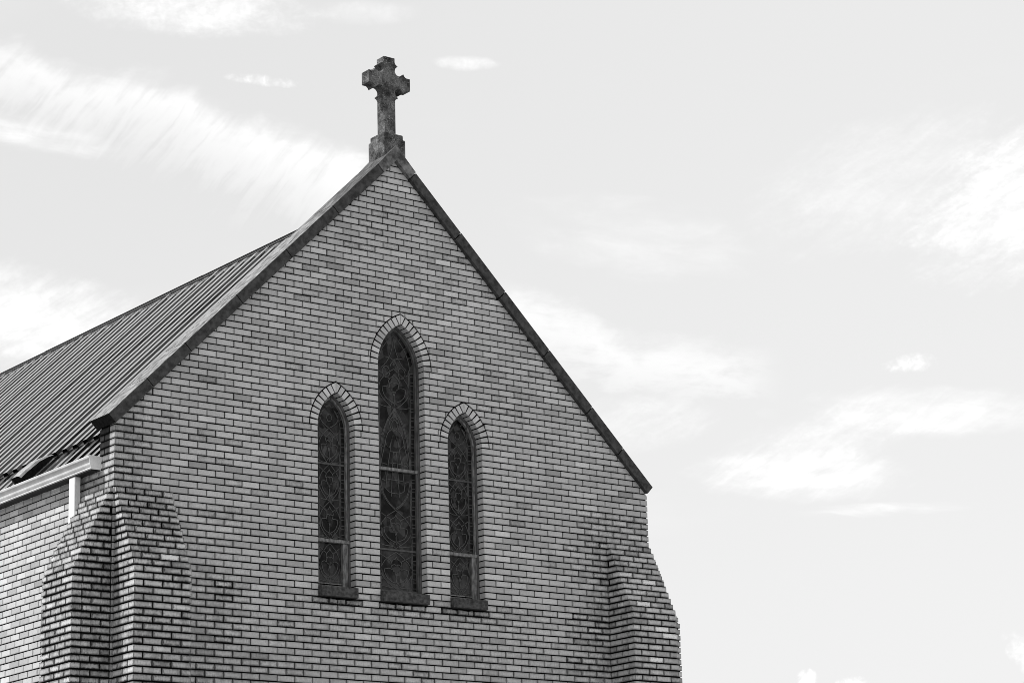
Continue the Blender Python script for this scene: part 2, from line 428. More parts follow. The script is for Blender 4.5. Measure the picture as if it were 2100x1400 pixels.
# ------------------------------------------------------------------ front gable wall
def joints_front(row):
    """joint positions (in metres) along a course of the gable"""
    if row % 2: xs = [0.] + [(k+.5)*L for k in range(0, 40)]
    else: xs = [k*L for k in range(0, 40)]
    PR = 1.0115
    rs = [W] + ([W-(.5+k*PR)*L for k in range(0, 30)] if row % 2 else [W-(k+1)*PR*L+.0115*L for k in range(0, 30)])
    mid = 3.36+random.uniform(-.35, .35)
    left = [x for x in xs if x < mid]
    right = sorted(x for x in rs if x > left[-1]+.62*L)
    if right and right[0]-left[-1] > 1.45*L: left.append(left[-1]+.5*(right[0]-left[-1]))
    js = left+right
    zc = (row+.5)*H
    for q in WINS:
        if SILL_B < zc < q['sp']:
            for e_, s_g in ((q['c']-q['a'], -1), (q['c']+q['a'], 1)):
                js = [x for x in js if not (0 < (x-e_)*s_g < .05)]
    return js
def wall_front(mb):
    tr = lambda a, z, d: (a, d, z)
    rb = round(-ZG/H)
    for row in range(rb, 50):
        z0, z1 = row*H, (row+1)*H
        js = joints_front(row)
        low = row < -40
        def pieces(x0, x1, zz0, zz1, gap, g2):
            polys = [[(x0, zz0), (x1, zz0), (x1, zz1), (x0, zz1)]]
            for q in WINS:
                nxt = []
                zs = [zz0+(zz1-zz0)*k/4 for k in range(5)]
                hs = [hole_half(q, z, g2) for z in zs]
                if max(hs) <= 0: continue
                for p in polys:
                    pa, pb = min(v[0] for v in p), max(v[0] for v in p)
                    if pb < q['c']-max(hs)-.001 or pa > q['c']+max(hs)+.001: nxt.append(p); continue
                    for sgn in (-1, 1):
                        if sgn < 0:
                            if pa >= q['c']: continue
                            r_ = [(min(pb, q['c']-h_), z) for h_, z in zip(hs, zs)]
                            r_ = [(max(x, pa), z) for x, z in r_]
                            nxt.append([(pa, zz0)]+r_+[(pa, zz1)])
                        else:
                            if pb <= q['c']: continue
                            l_ = [(max(pa, q['c']+h_), z) for h_, z in zip(hs, zs)]
                            l_ = [(min(x, pb), z) for x, z in l_]
                            nxt.append([(pb, zz1)]+l_[::-1]+[(pb, zz0)])
                polys = nxt
            out = []
            for p in polys:
                p = clip(p, -SL, 1, ZL0-gap); p = clip(p, SR, 1, ZR0+SR*W-gap)
                if len(p) > 2 and area(p) > 1e-5: out.append(p)
            return out
        for i in range(len(js)-1):
            x0, x1 = js[i], js[i+1]
            a0 = x0+(J/2 if i else 0); a1 = x1-(J/2 if i < len(js)-2 else 0)
            a0 += random.gauss(0, .0008); a1 += random.gauss(0, .0008)
            tn = tone_(); gr_shade = .12; ef = 0.
            if a0 < .25 and row > -9: gr_shade = .55
            if a1 > W-.9 and -9 <= row <= -4: gr_shade = .55
            if random.random() < .10: gr_shade += random.uniform(.2, .5)
            xm = (a0+a1)/2
            if row == -22 and any(abs(xm-q['c']) < q['a']+.02 for q in WINS): tn *= .72  # rows under the sills darkened: sill shade put into the brick colour
            if row in (-22, -23) and any(abs(xm-q['c']) < q['a']+.06 for q in WINS): gr_shade = .8 if row == -22 else .45
            if row < -9 and (xm < 1.5 or xm > 5.5): gr_shade += .28*random.random()+.1  # bricks by the buttresses darker: soot plus corner shade in the colour
            if xm > 5.85 and row < -8: gr_shade += .25
            if row < -20: gr_shade += .3*random.random()+.08
            zj = random.gauss(0, .0007)
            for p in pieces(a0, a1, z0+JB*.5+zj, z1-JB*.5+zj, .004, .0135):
                add_brick(mb, p, tr, .10, tn, gr_shade, ef)
        for p in pieces(.0135, W-.0135, z0, z1, .002, .016): backing(mb, p, tr, .013, .30)
mb = MB(); wall_front(mb)
o = mb.build("front_wall", [BRICK, MORTAR], church)

# ------------------------------------------------------------------ side walls
def wall_side(x, sgn, top, yl):
    """sgn -1: the wall faces -x"""
    mb = MB(); tr = (lambda a, z, d: (x+d, -a, z)) if sgn < 0 else (lambda a, z, d: (x-d, a, z))
    rb = round(-ZG/H)
    for row in range(rb, top):
        z0, z1 = row*H, (row+1)*H
        n = int(yl/L)
        js = [.1016+J/2] + [(k+1)*L for k in range(n)] if row % 2 else [.1016+J/2] + [(k+.5)*L for k in range(1, n)]
        # the corner bricks belong to the front wall: half length rows start after the header
        js = sorted(set(js))
        if row % 2: js[0] = .0995
        ymax = yl if row < -4 else .30
        js = [y for y in js if y < ymax]+[ymax]
        if js[-1]-js[-2] < .03: js.pop(-2)
        for i in range(len(js)-1):
            a0, a1 = js[i]+(J/2 if i else 0.), js[i+1]-J/2
            tn = tone_(); gr_shade = .08+(.5 if a0 < .7 and row > -9 else 0)+(.55 if a0 < .33 and row > -4 else 0)
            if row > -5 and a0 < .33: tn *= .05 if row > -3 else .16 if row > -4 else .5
            e = [(a0, z0+JB/2), (a1, z0+JB/2), (a1, z1-JB/2), (a0, z1-JB/2)]
            if sgn < 0: e = [(-b, c) for b, c in e][::-1]
            add_brick(mb, e, tr, .10, tn, gr_shade, 0.)
        e = [(.014, z0), (ymax-.01, z0), (ymax-.01, z1), (.012, z1)]
        if sgn < 0: e = [(-b, c) for b, c in e][::-1]
        backing(mb, e, tr, .0125, .29)
    return mb.build("side_wall", [BRICK, MORTAR], church)
wall_side(0., -1, 1, 14.)
wall_side(W, 1, 1, 14.)
bk = MB(); bk.prism([(.0, -ZG), (W, -ZG), (W, -.3), (AX, 2.95), (0, -.3)], 1, 13.9, 14.0)
bk.build("rear_wall", noisy("plain_buff_render", .35, .45, 4), church)

# ------------------------------------------------------------------ stepped corner buttresses
def buttress(x0, x1, face, name_label, eff_cells, soot):
    """face 'front': stands on the gable plane, spans x0..x1 and projects to -y.
       face 'left'/'right': stands on a side wall plane, spans y x0..x1 and projects outwards"""
    mb = MB(); rb = round(-ZG/H); wd = x1-x0
    for row in range(rb, -8):
        z0, z1 = row*H, (row+1)*H
        pr = min(.411, .0325*(-8-row)) + random.gauss(0, .0012)
        if face == 'front':
            trf = lambda a, z, d: (x0+a, -pr+d, z)
            trl = lambda a, z, d: (x0+d, -a, z)          # a = distance out from the wall (negative along)
            trr = lambda a, z, d: (x1-d, a, z)
        elif face == 'left':
            # outer face looks to -x ; near end face looks to -y
            trf = lambda a, z, d: (-pr+d, x1-a, z)        # along from far end to near end
            trl = lambda a, z, d: (-a*-1*0, 0, 0)
        step = row >= -21
        gb = 1. if row > -24 else .85
        gb *= soot
        h0, h1 = z0+JB*.64, z1-JB*.64
        if step: h1 -= .001
        def put(poly, tr, depth, g=None):
            tn = tone_()*.96*(.82 if row in (-20, -21) or random.random() < .12 else 1)
            ef = 0.
            add_brick(mb, poly, tr, depth, tn, min(1., (gb if g is None else g)*random.uniform(.6, 1.15)), ef)
        # long face
        js = [0., .5*L, 1.5*L, 2.5*L, wd] if row % 2 else [0., L, 2*L, wd]
        k = 0
        for i in range(len(js)-1):
            a0 = js[i]+(J*.7 if i else 0.); a1 = js[i+1]-(J*.7 if i < len(js)-2 else 0.)
            ef = .95 if (row, i) in eff_cells else (random.uniform(.15, .45) if random.random() < .16 else 0.)
            tn = tone_()*.98*(.8 if random.random() < .15 else 1)
            if face == 'front': tr = lambda a, z, d: (x0+a, -pr+d, z)
            elif face == 'left': tr = lambda a, z, d: (-pr+d, x1-a, z)
            else: tr = lambda a, z, d: (W+pr-d, x0+a, z)
            add_brick(mb, [(a0, h0), (a1, h0), (a1, h1), (a0, h1)], tr, min(.095, pr-.001) if pr > .02 else .02, tn, min(1, gb*random.uniform(.55, 1.15)), ef)
        # the two end faces (returns)
        for end in (0, 1):
            rj = [.0945-J*.3, L, pr-.004] if (row % 2) == 1 else [.1016+J*.3, 1.5*L, pr-.004]
            rj = [x for x in rj if x < pr-.003]
            if not rj: rj = []
            else: rj = rj+[pr-.003]
            for i in range(len(rj)-1):
                a0 = rj[i]+(J*.3 if i == 0 else J*.6); a1 = rj[i+1]-J*.6
                if a1-a0 < .014: continue
                # distance a measured inwards from the outer face
                if face == 'front':
                    tr = (lambda a, z, d: (x0+d, -pr-a, z)) if end == 0 else (lambda a, z, d: (x1-d, -pr+a, z))
                elif face == 'left':
                    tr = (lambda a, z, d: (-pr+a, x0+d, z)) if end == 0 else (lambda a, z, d: (-pr-a, x1-d, z))
                else:
                    tr = (lambda a, z, d: (W+pr+a, x0+d, z)) if end == 0 else (lambda a, z, d: (W+pr-a, x1-d, z))
                neg = (face == 'front' and end == 0) or (face == 'left' and end == 1) or (face == 'right' and end == 0)
                p = [(a0, h0), (a1, h0), (a1, h1), (a0, h1)]
                if neg: p = [(-b, c) for b, c in p][::-1]
                put(p, tr, .09)
        # mortar core
        b0 = len(mb.v)
        i_ = .014
        if face == 'front': X = (x0+i_, x1-i_, -pr+i_, .005)
        elif face == 'left': X = (-pr+i_, .005, x0+i_, x1-i_)
        else: X = (W-.005, W+pr-i_, x0+i_, x1-i_)
        for x in X[:2]:
            for y in X[2:]:
                for z in (z0, z1-.0005 if step else z1):
                    mb.v.append((x, y, z)); mb.uv.append((.5, .5)); mb.tc.append((0, 0, 0))
        for q in ((0,1,3,2),(4,6,7,5),(0,4,5,1),(2,3,7,6),(0,2,6,4),(1,5,7,3)): mb.f.append([b0+i for i in q]); mb.mi.append(1)
    o = mb.build("buttress", [BRICK, MORTAR], church)
    o['label'] = name_label
    return o
random.seed(11)
buttress(.011, .624, 'front', "stepped sooty brick buttress on the gable beside the gutter corner", {(-19, 2)}, 1.0)
buttress(6.086, W+.006, 'front', "stepped brick buttress with white bloomed bricks at the far end of the gable", {(-15, 2), (-19, 1), (-24, 2), (-23, 2), (-28, 1)}, .75)
buttress(.011, .642, 'left', "stepped brick buttress on the side wall below the downpipe", set(), 1.25)
buttress(.0, .642, 'right', "stepped brick buttress behind the far corner of the gable", set(), .8)

# ------------------------------------------------------------------ windows
def outline(q, inset, n=14, zb=SILL_T):
    """pointed opening outline, counter-clockwise from bottom left, inset inwards"""
    a = q['a']-inset; Rr = q['R']-inset; k = q['k']
    top = math.sqrt(Rr*Rr-k*k)
    zb = zb+inset
    pts = [(q['c']-a, zb), (q['c']+a, zb)]
    th = math.acos(k/Rr)
    for i in range(n+1):
        t = th*i/n; pts.append((q['c']-k+Rr*math.cos(t), q['sp']+Rr*math.sin(t)))
    for i in range(n-1, -1, -1):
        t = th*i/n; pts.append((q['c']+k-Rr*math.cos(t), q['sp']+Rr*math.sin(t)))
    return pts
def ring(mb, q, i0, i1, y0, y1):
    A, B = outline(q, i0), outline(q, i1); n = len(A)
    for i in range(n):
        j = (i+1) % n
        P = lambda c, y: (c[0], y, c[1])
        mb.poly([P(A[i], y0), P(A[j], y0), P(B[j], y0), P(B[i], y0)])
        mb.poly([P(B[i], y0), P(B[j], y0), P(B[j], y1), P(B[i], y1)])
        mb.poly([P(A[i], y1), P(A[j], y1), P(A[j], y0), P(A[i], y0)])
        mb.poly([P(B[i], y1), P(B[j], y1), P(A[j], y1), P(A[i], y1)])
def tube2(mb, pts, wd, y0, y1, closed=False):
    """flat came: ribbon of width wd following pts in the x-z plane, from y0 (front) to y1"""
    n = len(pts); Lf = []; Rt = []
    for i, p in enumerate(pts):
        a = pts[i-1] if (i or closed) else p; b = pts[(i+1) % n] if (i < n-1 or closed) else p
        dx, dz = b[0]-a[0], b[1]-a[1]; d = math.hypot(dx, dz) or 1
        nx, nz = -dz/d*wd/2, dx/d*wd/2
        Lf.append((p[0]+nx, p[1]+nz)); Rt.append((p[0]-nx, p[1]-nz))
    m_ = n if closed else n-1
    for i in range(m_):
        j = (i+1) % n
        q4 = [Lf[i], Lf[j], Rt[j], Rt[i]]
        mb.poly([(x, y0, z) for x, z in q4])
        mb.poly([(Lf[i][0], y0, Lf[i][1]), (Lf[j][0], y0, Lf[j][1]), (Lf[j][0], y1, Lf[j][1]), (Lf[i][0], y1, Lf[i][1])])
        mb.poly([(Rt[i][0], y0, Rt[i][1]), (Rt[j][0], y0, Rt[j][1]), (Rt[j][0], y1, Rt[j][1]), (Rt[i][0], y1, Rt[i][1])])
def qb(p0, p1, p2, n=8):
    return [((1-t)**2*p0[0]+2*t*(1-t)*p1[0]+t*t*p2[0], (1-t)**2*p0[1]+2*t*(1-t)*p1[1]+t*t*p2[1]) for t in [i/n for i in range(n+1)]]
def ell(cx, cz, rx, rz, a0=0, a1=360, n=24):
    return [(cx+rx*math.cos(R_(a0+(a1-a0)*i/n)), cz+rz*math.sin(R_(a0+(a1-a0)*i/n))) for i in range(n+1)]
YG = .142
def motif(cx, z0, z1, hw, out):
    """crossing vesica with a tulip inside"""
    h = z1-z0; zm = (z0+z1)/2; mir = lambda l: [(2*cx-x, z) for x, z in l]
    def both(l): out.append(l); out.append(mir(l))
    both(qb((cx, z0), (cx+hw*2.0, zm-.02*h), (cx, z1), 12))
    both(qb((cx, z0+.16*h), (cx+.75*hw, z0+.22*h), (cx+.78*hw, z0+.52*h)))
    both(qb((cx+.78*hw, z0+.52*h), (cx+.15*hw, z0+.62*h), (cx+.02*hw, z0+.34*h)))
    out.append([(cx, z0+.08*h), (cx, z0+.42*h)])
    both(qb((cx, z0+.42*h), (cx+.34*hw, z0+.5*h), (cx+.30*hw, z0+.62*h)))
    both(qb((cx+.30*hw, z0+.62*h), (cx+.1*hw, z0+.70*h), (cx, z0+.62*h)))
    both(qb((cx+.30*hw, z0+.62*h), (cx+.45*hw, z0+.68*h), (cx+.2*hw, z0+.78*h)))
    both(qb((cx+.2*hw, z0+.78*h), (cx+.05*hw, z0+.80*h), (cx, z0+.88*h)))
    both([(cx+.3*hw, z0+.74*h), (cx+1.05*hw, z0+.92*h)])
    both(qb((cx+.12*hw, z0+.05*h), (cx+.6*hw, z0+.02*h), (cx+1.08*hw, z0+.10*h)))
    both(qb((cx+.95*hw, z0+.36*h), (cx+1.1*hw, z0+.3*h), (cx+1.08*hw, z0+.2*h)))
    out.append(ell(cx, z0+.10*h, .2*hw, .05*h, 0, 180, 8))
def win(q, idx, label):
    wn = MB(); ring(wn, q, 0.002, .024, .100, .165)
    fr = wn.build("window", FRAME, church, bevel=.0)
    fr['label'] = label
    m = MB(); ring(m, q, .0245, .044, .112, .165); fo = m.build("inner_frame", FRAMEL if idx != 1 else FRAME, fr)
    # glass
    m = MB(); m.prism(outline(q, .04), 1, YG, YG+.008); m.build("pane", GLASS, fr)
    m = MB(); m.prism(outline(q, .003), 1, .30, .31); m.build("backboard", INNER, fr)
    # sill
    m = MB(); x0, x1 = q['c']-q['a']+.006, q['c']+q['a']-.004
    m.prism([(-.05, SILL_B), (.14, SILL_B), (.14, SILL_T+.012), (.0, SILL_T+.012-.010), (-.05, SILL_T-.002)], 0, x0, x1)
    s = m.build("sill", SILL, fr, bevel=.004)
    # bars
    ga = q['a']-.044
    def bar(z, hh, y0, mat, nm, ext=.02):
        b = MB(); b.box(q['c']-ga-ext, q['c']+ga+ext, y0, .150, z-hh, z+hh); b.build(nm, mat, fr, bevel=.003)
    if idx == 1:
        bar(.005, .016, .104, FRAMEL, "transom", .042); bar(-.842, .010, .130, LEAD, "saddle_bar", .0)
        zb = [(-.842, -1.26), (-.32, -.842)]
    else:
        bar(-.822, .017, .098, FRAMEL, "transom", .042); bar(-.020, .009, .130, LEAD, "saddle_bar", .0)
        # the small bottom sash sits inside its own frame
        sf = MB()
        for s0, s1 in ((-ga, -ga+.020), (ga-.045, ga)):
            sf.box(q['c']+s0, q['c']+s1, .106, .150, SILL_T+.02, -.842)
        sf.box(q['c']-ga+.021, q['c']+ga-.046, .112, .150, SILL_T+.03, SILL_T+.055)
        sf.build("sash", FRAMEL, fr, bevel=.003)
    lines = []
    cx = q['c']; bw_ = .045
    hw = ga-bw_-.012
    # borders of small panes
    for s in (-1, 1):
        e = cx+s*(ga-bw_); zt = q['sp']+.02
        lines.append([(e, SILL_T+.05), (e, zt)]); lines.append([(e-s*.014, SILL_T+.05), (e-s*.014, zt)])
        z = SILL_T+.05; k = 0
        while z < zt:
            lines.append([(e, z), (cx+s*ga, z)])
            if k % 3 == 1:
                pass
            z += .062 if k % 2 else .034; k += 1
        # curved border in the head
        pts = []
        for i in range(9):
            t = math.acos(q['k']/(q['R']-.044-bw_))*i/8
            pts.append((cx-s*q['k']+s*(q['R']-.044-bw_)*math.cos(t), q['sp']+(q['R']-.044-bw_)*math.sin(t)))
        lines.append(pts)
        for i in range(1, 8, 2):
            t = math.acos(q['k']/(q['R']-.044))*i/9
            lines.append([(cx-s*q['k']+s*rr_*math.cos(t), q['sp']+rr_*math.sin(t)) for rr_ in (q['R']-.044-bw_, q['R']-.046)])
    for s in (-1, 1):
        bd = MB(); xa, xb = sorted((cx+s*(ga-bw_+.002), cx+s*(ga-.001))); bd.box(xa, xb, YG-.003, YG, SILL_T+.05, q['sp'])
        bd.build("border_glass", DGLASS, fr)
    if idx != 1:
        for z0, z1 in ((-1.25, -.845), (-.80, -.41), (-.41, -.02), (-.02, .36), (.36, .60)):
            if z1 < .5: motif(cx, z0, z1, hw, lines)
            else:
                lines.append(qb((cx, z0), (cx+.22, .46), (cx, z1))); lines.append(qb((cx, z0), (cx-.22, .46), (cx, z1)))
                lines.append(ell(cx, .47, .03, .04))
    else:
        motif(cx, -1.25, -.86, hw, lines); motif(cx, -.82, -.42, hw, lines)
        motif(cx, .66, 1.10, hw, lines)
        lines.append(qb((cx-.16, 1.1), (cx-.02, 1.2), (cx, 1.45))); lines.append(qb((cx+.16, 1.1), (cx+.02, 1.2), (cx, 1.45)))
        lines.append(qb((cx-.05, 1.12), (cx, 1.24), (cx+.12, 1.22))); lines.append(qb((cx+.05, 1.12), (cx, 1.24), (cx-.12, 1.22)))
        lines.append(ell(cx+.1, 1.06, .045, .06)); lines.append(ell(cx-.1, 1.06, .045, .06))
        # pointed canopy and robed figure
        for o_ in (0, .016):
            for s in (-1, 1):
                lines.append(qb((cx, .66-o_), (cx+s*(hw+.01-o_), .46), (cx+s*(hw+.01-o_), -.05), 10))
                lines.append(qb((cx+s*(hw+.01-o_), -.05), (cx+s*(hw+.01-o_), -.30), (cx, -.42+o_), 10))
        lines.append(ell(cx, .50, .062, .080)); lines.append(ell(cx, .49, .034, .055))
        for t in (20, 60, 100, 140):
            lines.append([(cx+.034*math.cos(R_(t)), .49+.055*math.sin(R_(t))), (cx+.062*math.cos(R_(t)), .50+.08*math.sin(R_(t)))])
        for s in (-1, 1):
            lines.append(qb((cx+s*.034, .44), (cx+s*.10, .42), (cx+s*.12, .28)))
            lines.append([(cx+s*.12, .28), (cx+s*.17, .10), (cx+s*.16, .02)])
            lines.append([(cx+s*.01, .40), (cx+s*.07, .24), (cx+s*.12, .28)])
            lines.append(qb((cx+s*.01, .40), (cx+s*.05, .3), (cx+s*.06, .20)))
            lines.append([(cx+s*.06, .20), (cx+s*.10, -.02), (cx+s*.12, -.20)])
            lines.append([(cx+s*.02, .20), (cx+s*.035, -.02), (cx+s*.05, -.28)])
            lines.append([(cx+s*.12, .36), (cx+s*.19, .38)]); lines.append([(cx+s*.13, .24), (cx+s*.2, .25)])
            lines.append(qb((cx+s*.12, -.20), (cx+s*.07, -.25), (cx, -.24)))
            lines.append([(cx+s*.10, .06), (cx+s*.18, .07)]); lines.append([(cx+s*.12, -.12), (cx+s*.17, -.1)])
        lines.append([(cx-.06, .20), (cx+.06, .20)]); lines.append([(cx-.09, .08), (cx+.08, .08)]); lines.append([(cx-.1, -.1), (cx+.1, -.1)])
        lines.append(ell(cx+.135, .055, .024, .045))
    ld = MB()
    zmx = lambda x: q['sp']+math.sqrt(max(0, (q['R']-.044)**2-(abs(x-cx)+q['k'])**2)) if abs(x-cx)+q['k'] < q['R']-.044 else -9
    for l in lines:
        l2 = [p for p in l if p[1] < zmx(p[0])-.0 or p[1] <= q['sp'] and abs(p[0]-cx) <= ga+.002]
        l2 = [(x+random.uniform(-.0022, .0022), z+random.uniform(-.0022, .0022)) for x, z in l2]
        if len(l2) > 1: tube2(ld, l2, .0068, YG-.005, YG+.002)
    ld.build("leading", LEAD, fr)
    # arch of cut bricks
    ar = MB(); random.seed(31+idx)
    xe = q['c']-q['a']
    backing(ar, [(xe-.03, SILL_T+.01), (xe-.0022, SILL_T+.01), (xe-.0022, q['sp']-.005), (xe-.03, q['sp']-.005)], lambda a, z, d: (a, d, z), .0035, .09)
    th0 = math.acos(q['k']/(q['R']+RT)); nb = q['n']
    for s in (-1, 1):
        for i in range(nb):
            t0, t1 = th0*i/nb, th0*(i+1)/nb
            g0 = .0062/q['R']; g1 = .0062/q['R']
            def P(rad, t): return (q['c']-s*q['k']+s*rad*math.cos(t), q['sp']+rad*math.sin(t))
            Ri, Ro = q['R'], q['R']+RT
            ti = math.acos(q['k']/Ri)
            if i == nb-1:
                a_ = [P(Ri, min(t0+g0, ti)), P(Ro, t0+g0*.9), P(Ro, t1-.004), P(Ri, ti-.001)]
            else:
                a_ = [P(Ri, min(t0+g0, ti-.02)), P(Ro, t0+g1*1.2), P(Ro, t1-g1*1.2), P(Ri, min(t1-g0, ti))]
            # keep each side on its own half
            a_ = [((min(x, q['c']-.002) if s < 0 else max(x, q['c']+.002)), z) for x, z in a_]
            if s < 0: a_ = a_[::-1]
            cen = (sum(p[0] for p in a_)/4, sum(p[1] for p in a_)/4)
            # make counter clockwise
            ar_ = sum(a_[k][0]*a_[(k+1)%4][1]-a_[(k+1)%4][0]*a_[k][1] for k in range(4))
            if ar_ < 0: a_ = a_[::-1]
            add_brick(ar, a_, lambda a, z, d: (a, d, z), .10, tone_()*1.03, .12, 0.)
        # mortar behind
        pts = [(q['sp']-.06, q['a'])]
        nn = 14
        for i in range(nn):
            t0, t1 = th0*i/nn, th0*(i+1)/nn; tm = math.acos(q['k']/(q['R']+.006))
            Q = [(q['c']-s*q['k']+s*rd*math.cos(min(t, tm if rd < q['R']+.02 else 9)), q['sp']+rd*math.sin(min(t, tm if rd < q['R']+.02 else 9))) for rd, t in
                 ((q['R']+.006, t0), (q['R']+RT+.012, t0), (q['R']+RT+.012, t1), (q['R']+.006, t1))]
            Q = [((min(x, q['c']) if s < 0 else max(x, q['c'])), z) for x, z in Q]
            backing(ar, Q, lambda a, z, d: (a, d, z), .0088, .12)
    ao = ar.build("window_arch", [BRICK, MORTAR], fr)
win(WINS[0], 0, "narrow pointed stained glass window nearest the downpipe corner")
win(WINS[1], 1, "tall middle pointed window with a robed figure in leaded glass")
win(WINS[2], 2, "narrow pointed stained glass window nearest the far buttress")

# ------------------------------------------------------------------ coping stones
random.seed(5)
YF, YB = -.050, .336
# left rake: direction from lower end to apex, normal pointing up and out
dl = Vector((1, SL)).normalized(); nl = Vector((-dl.y, dl.x))
dr = Vector((-1, SR)).normalized(); nr = Vector((-dr.y, dr.x))*-1
TH = .111
def coping(P0, d, n, t0, t1, sh, nm="coping_stone"):
    m = MB()
    a = [P0+d*t0, P0+d*t1, P0+d*t1+n*(TH+sh), P0+d*t0+n*(TH+sh)]
    b = len(m.v); pts = [(p.x, p.y) for p in a]
    for y in (YF+sh*.3, YB):
        for p in pts: m.v.append((p[0], y, p[1]))
    m.f += [[0, 1, 2, 3], [4, 7, 6, 5], [3, 2, 6, 7], [0, 4, 5, 1], [0, 3, 7, 4], [1, 5, 6, 2]]
    m.mi += [0, 0, 1, 0, 2, 2]
    return m.build(nm, [STONE_FRONT, STONE_TOP, SOOT_SHADE], church, bevel=.0045)
# joints measured along the top edge
PL = Vector((-.015, .068)); tops_l = [-.092, .315, .733, 1.320, 1.906, 2.486, 3.063]
e0 = PL+nl*TH
tl = [(x-tops_l[0])/dl.x for x in tops_l]
for i in range(6): coping(PL, dl, nl, tl[i]+(.0028 if i else 0), tl[i+1]-.0028, random.uniform(-.001, .005))
PR_ = Vector((6.682, .069)); tops_r = [6.777, 6.364, 5.935, 5.348, 4.755, 4.167, 3.575]
trr_ = [(tops_r[0]-x)/-dr.x for x in tops_r]
for i in range(6): coping(PR_, dr, nr, trr_[i]+(.004 if i else 0), trr_[i+1]-.004, random.uniform(-.001, .005))
# saddle stone over the apex
m = MB()
A0 = PL+dl*(tl[6]+.004); B0 = PR_+dr*(trr_[6]+.004)
ap = Vector((3.306, 3.372)); tp = Vector((3.300, 3.547))
poly = [A0, ap, B0, B0+nr*(TH+.004), tp, A0+nl*(TH+.004)]
n = len(poly)
for y in (YF-.003, YB):
    for p in poly: m.v.append((p.x, y, p.y))
m.f = [[0, 1, 4, 5], [1, 2, 3, 4], [6, 11, 10, 7], [7, 10, 9, 8], [5, 4, 10, 11], [4, 3, 9, 10], [0, 6, 7, 1], [1, 7, 8, 2], [0, 5, 11, 6], [2, 8, 9, 3]]
m.mi = [0]*10; m.mi[4] = 1; m.mi[5] = 1
so_ = m.build("coping_stone", [STONE_APEX, STONE_TOP], church, bevel=.004)
so_['label'] = "pale worn saddle stone over the gable peak"

# ------------------------------------------------------------------ stone cross
cross = empty("stone_cross", (3.318, .151, ZG+3.44))
tag(cross, "weathered stone cross with cusped arms on a stepped plinth at the gable peak", "cross")
cx0, cz0 = 3.318, 4.335
def quad_outline():
    """one quadrant from the top arm's end round to the side arm's end, relative to the centre"""
    hw = .0725; e = .273
    pts = [(hw, e), (hw, .225)]
    pts += [(p[0], p[1]) for p in qb((hw, .225), (.080, .196), (.113, .187), 5)[1:]]
    c = (.125, .127); Rn = .052
    a0, a1 = 140, 310
    for i in range(13):
        a = R_(a0+(a1-a0)*i/12); pts.append((c[0]+Rn*math.cos(a), c[1]+Rn*math.sin(a)))
    pts += qb((.187, .113), (.196, .080), (.225, hw), 5)
    pts += [(e, hw)]
    return pts
Q = quad_outline()
out = []
out += [(x, z) for x, z in Q]                                  # top right, clockwise
out += [(x, -z) for x, z in Q[::-1]][:-1]                      # down to the shaft on the right
SH = cz0-3.69
out += [(.0725, -SH), (-.0725, -SH)]
out += [(-x, -z) for x, z in Q][1:]
out += [(-x, z) for x, z in Q[::-1]]
out = dedupe(out)
m = MB(); m.prism([(cx0+x, cz0+z) for x, z in out], 1, .081, .221)
m.build("cross_body", CROSS, cross, bevel=.004)
def rbox(m, x0, x1, y0, y1, z0, z1, r_, topb):
    """rounded-corner block, top edge eased by topb"""
    def lo(i, zz):
        out = []
        for (cx_, cy_, a) in ((x1-r_, y1-r_, 0), (x0+r_, y1-r_, 90), (x0+r_, y0+r_, 180), (x1-r_, y0+r_, 270)):
            for k in range(4):
                t = R_(a+30*k); out.append((cx_+(r_-i)*math.cos(t), cy_+(r_-i)*math.sin(t), zz))
        return out
    rows = [lo(0, z0), lo(0, z1-topb), lo(topb*.3, z1-topb*.3), lo(topb, z1)]
    b = len(m.v)
    for rw in rows: m.v += rw
    n = len(rows[0])
    for k in range(3):
        for i in range(n):
            j = (i+1) % n; m.f.append([b+k*n+i, b+k*n+j, b+(k+1)*n+j, b+(k+1)*n+i]); m.mi.append(0)
    m.f.append([b+3*n+i for i in range(n)]); m.mi.append(0)
    m.f.append([b+i for i in reversed(range(n))]); m.mi.append(0)
m = MB(); rbox(m, 3.190, 3.446, .019, .286, 3.636, 3.702, .014, .010); m.build("cap", CROSS, cross)
m = MB(); rbox(m, 3.178, 3.462, -.004, .308, 3.388, 3.640, .018, .012); m.build("plinth", CROSS, cross)

# ------------------------------------------------------------------ roof
RS = .990; RZ = -.22
def roof_sheet(name, xa, xb, ya, yb, off, side, prt):
    """ribbed sheet between wall coordinates xa..xb on the slope; side -1 left, +1 right"""
    m = MB(); P = .2282
    prof = []
    y = ya
    # one long trapezoidal profile along y: pan, web, crown, web
    k0 = 0
    rs_ = random.Random(3)
    while y < yb:
        h_ = rs_.uniform(.0335, .0395); k0 += 1; cw = .214 if k0 % 5 else .190
        if k0 % 5 == 0: h_ += .006
        for dy, h in ((0, 0), (.110, 0), (.117, h_), (cw, h_), (.226, 0)):
            prof.append((y+dy+random.gauss(0, .0008), h))
        # fine stiffening rib in the pan
        y += P; prof.append((y-.0005, 0))
    nz = 1/math.hypot(1, RS); nx = -RS*nz
    def pt(x, yy, h):
        h += off; X, Z = x+nx*h, RZ+RS*x+nz*h
        return (X, yy, Z) if side < 0 else (2*3.353-X, yy, Z)
    nseg = 10
    for k in range(nseg):
        x0 = xa+(xb-xa)*k/nseg; x1 = xa+(xb-xa)*(k+1)/nseg
        m.strip([pt(x0, a, b) for a, b in prof], [pt(x1, a, b) for a, b in prof])
    # underside and the end edge of the sheet
    e0 = [pt(xa, a, b) for a, b in prof]; e1 = [pt(xa, a, -.012) for a, b in prof]; e2 = [pt(xb, a, -.012) for a, b in prof]
    m.strip(e1, e2)
    return m.build(name, ROOF, prt)
rf = MB()
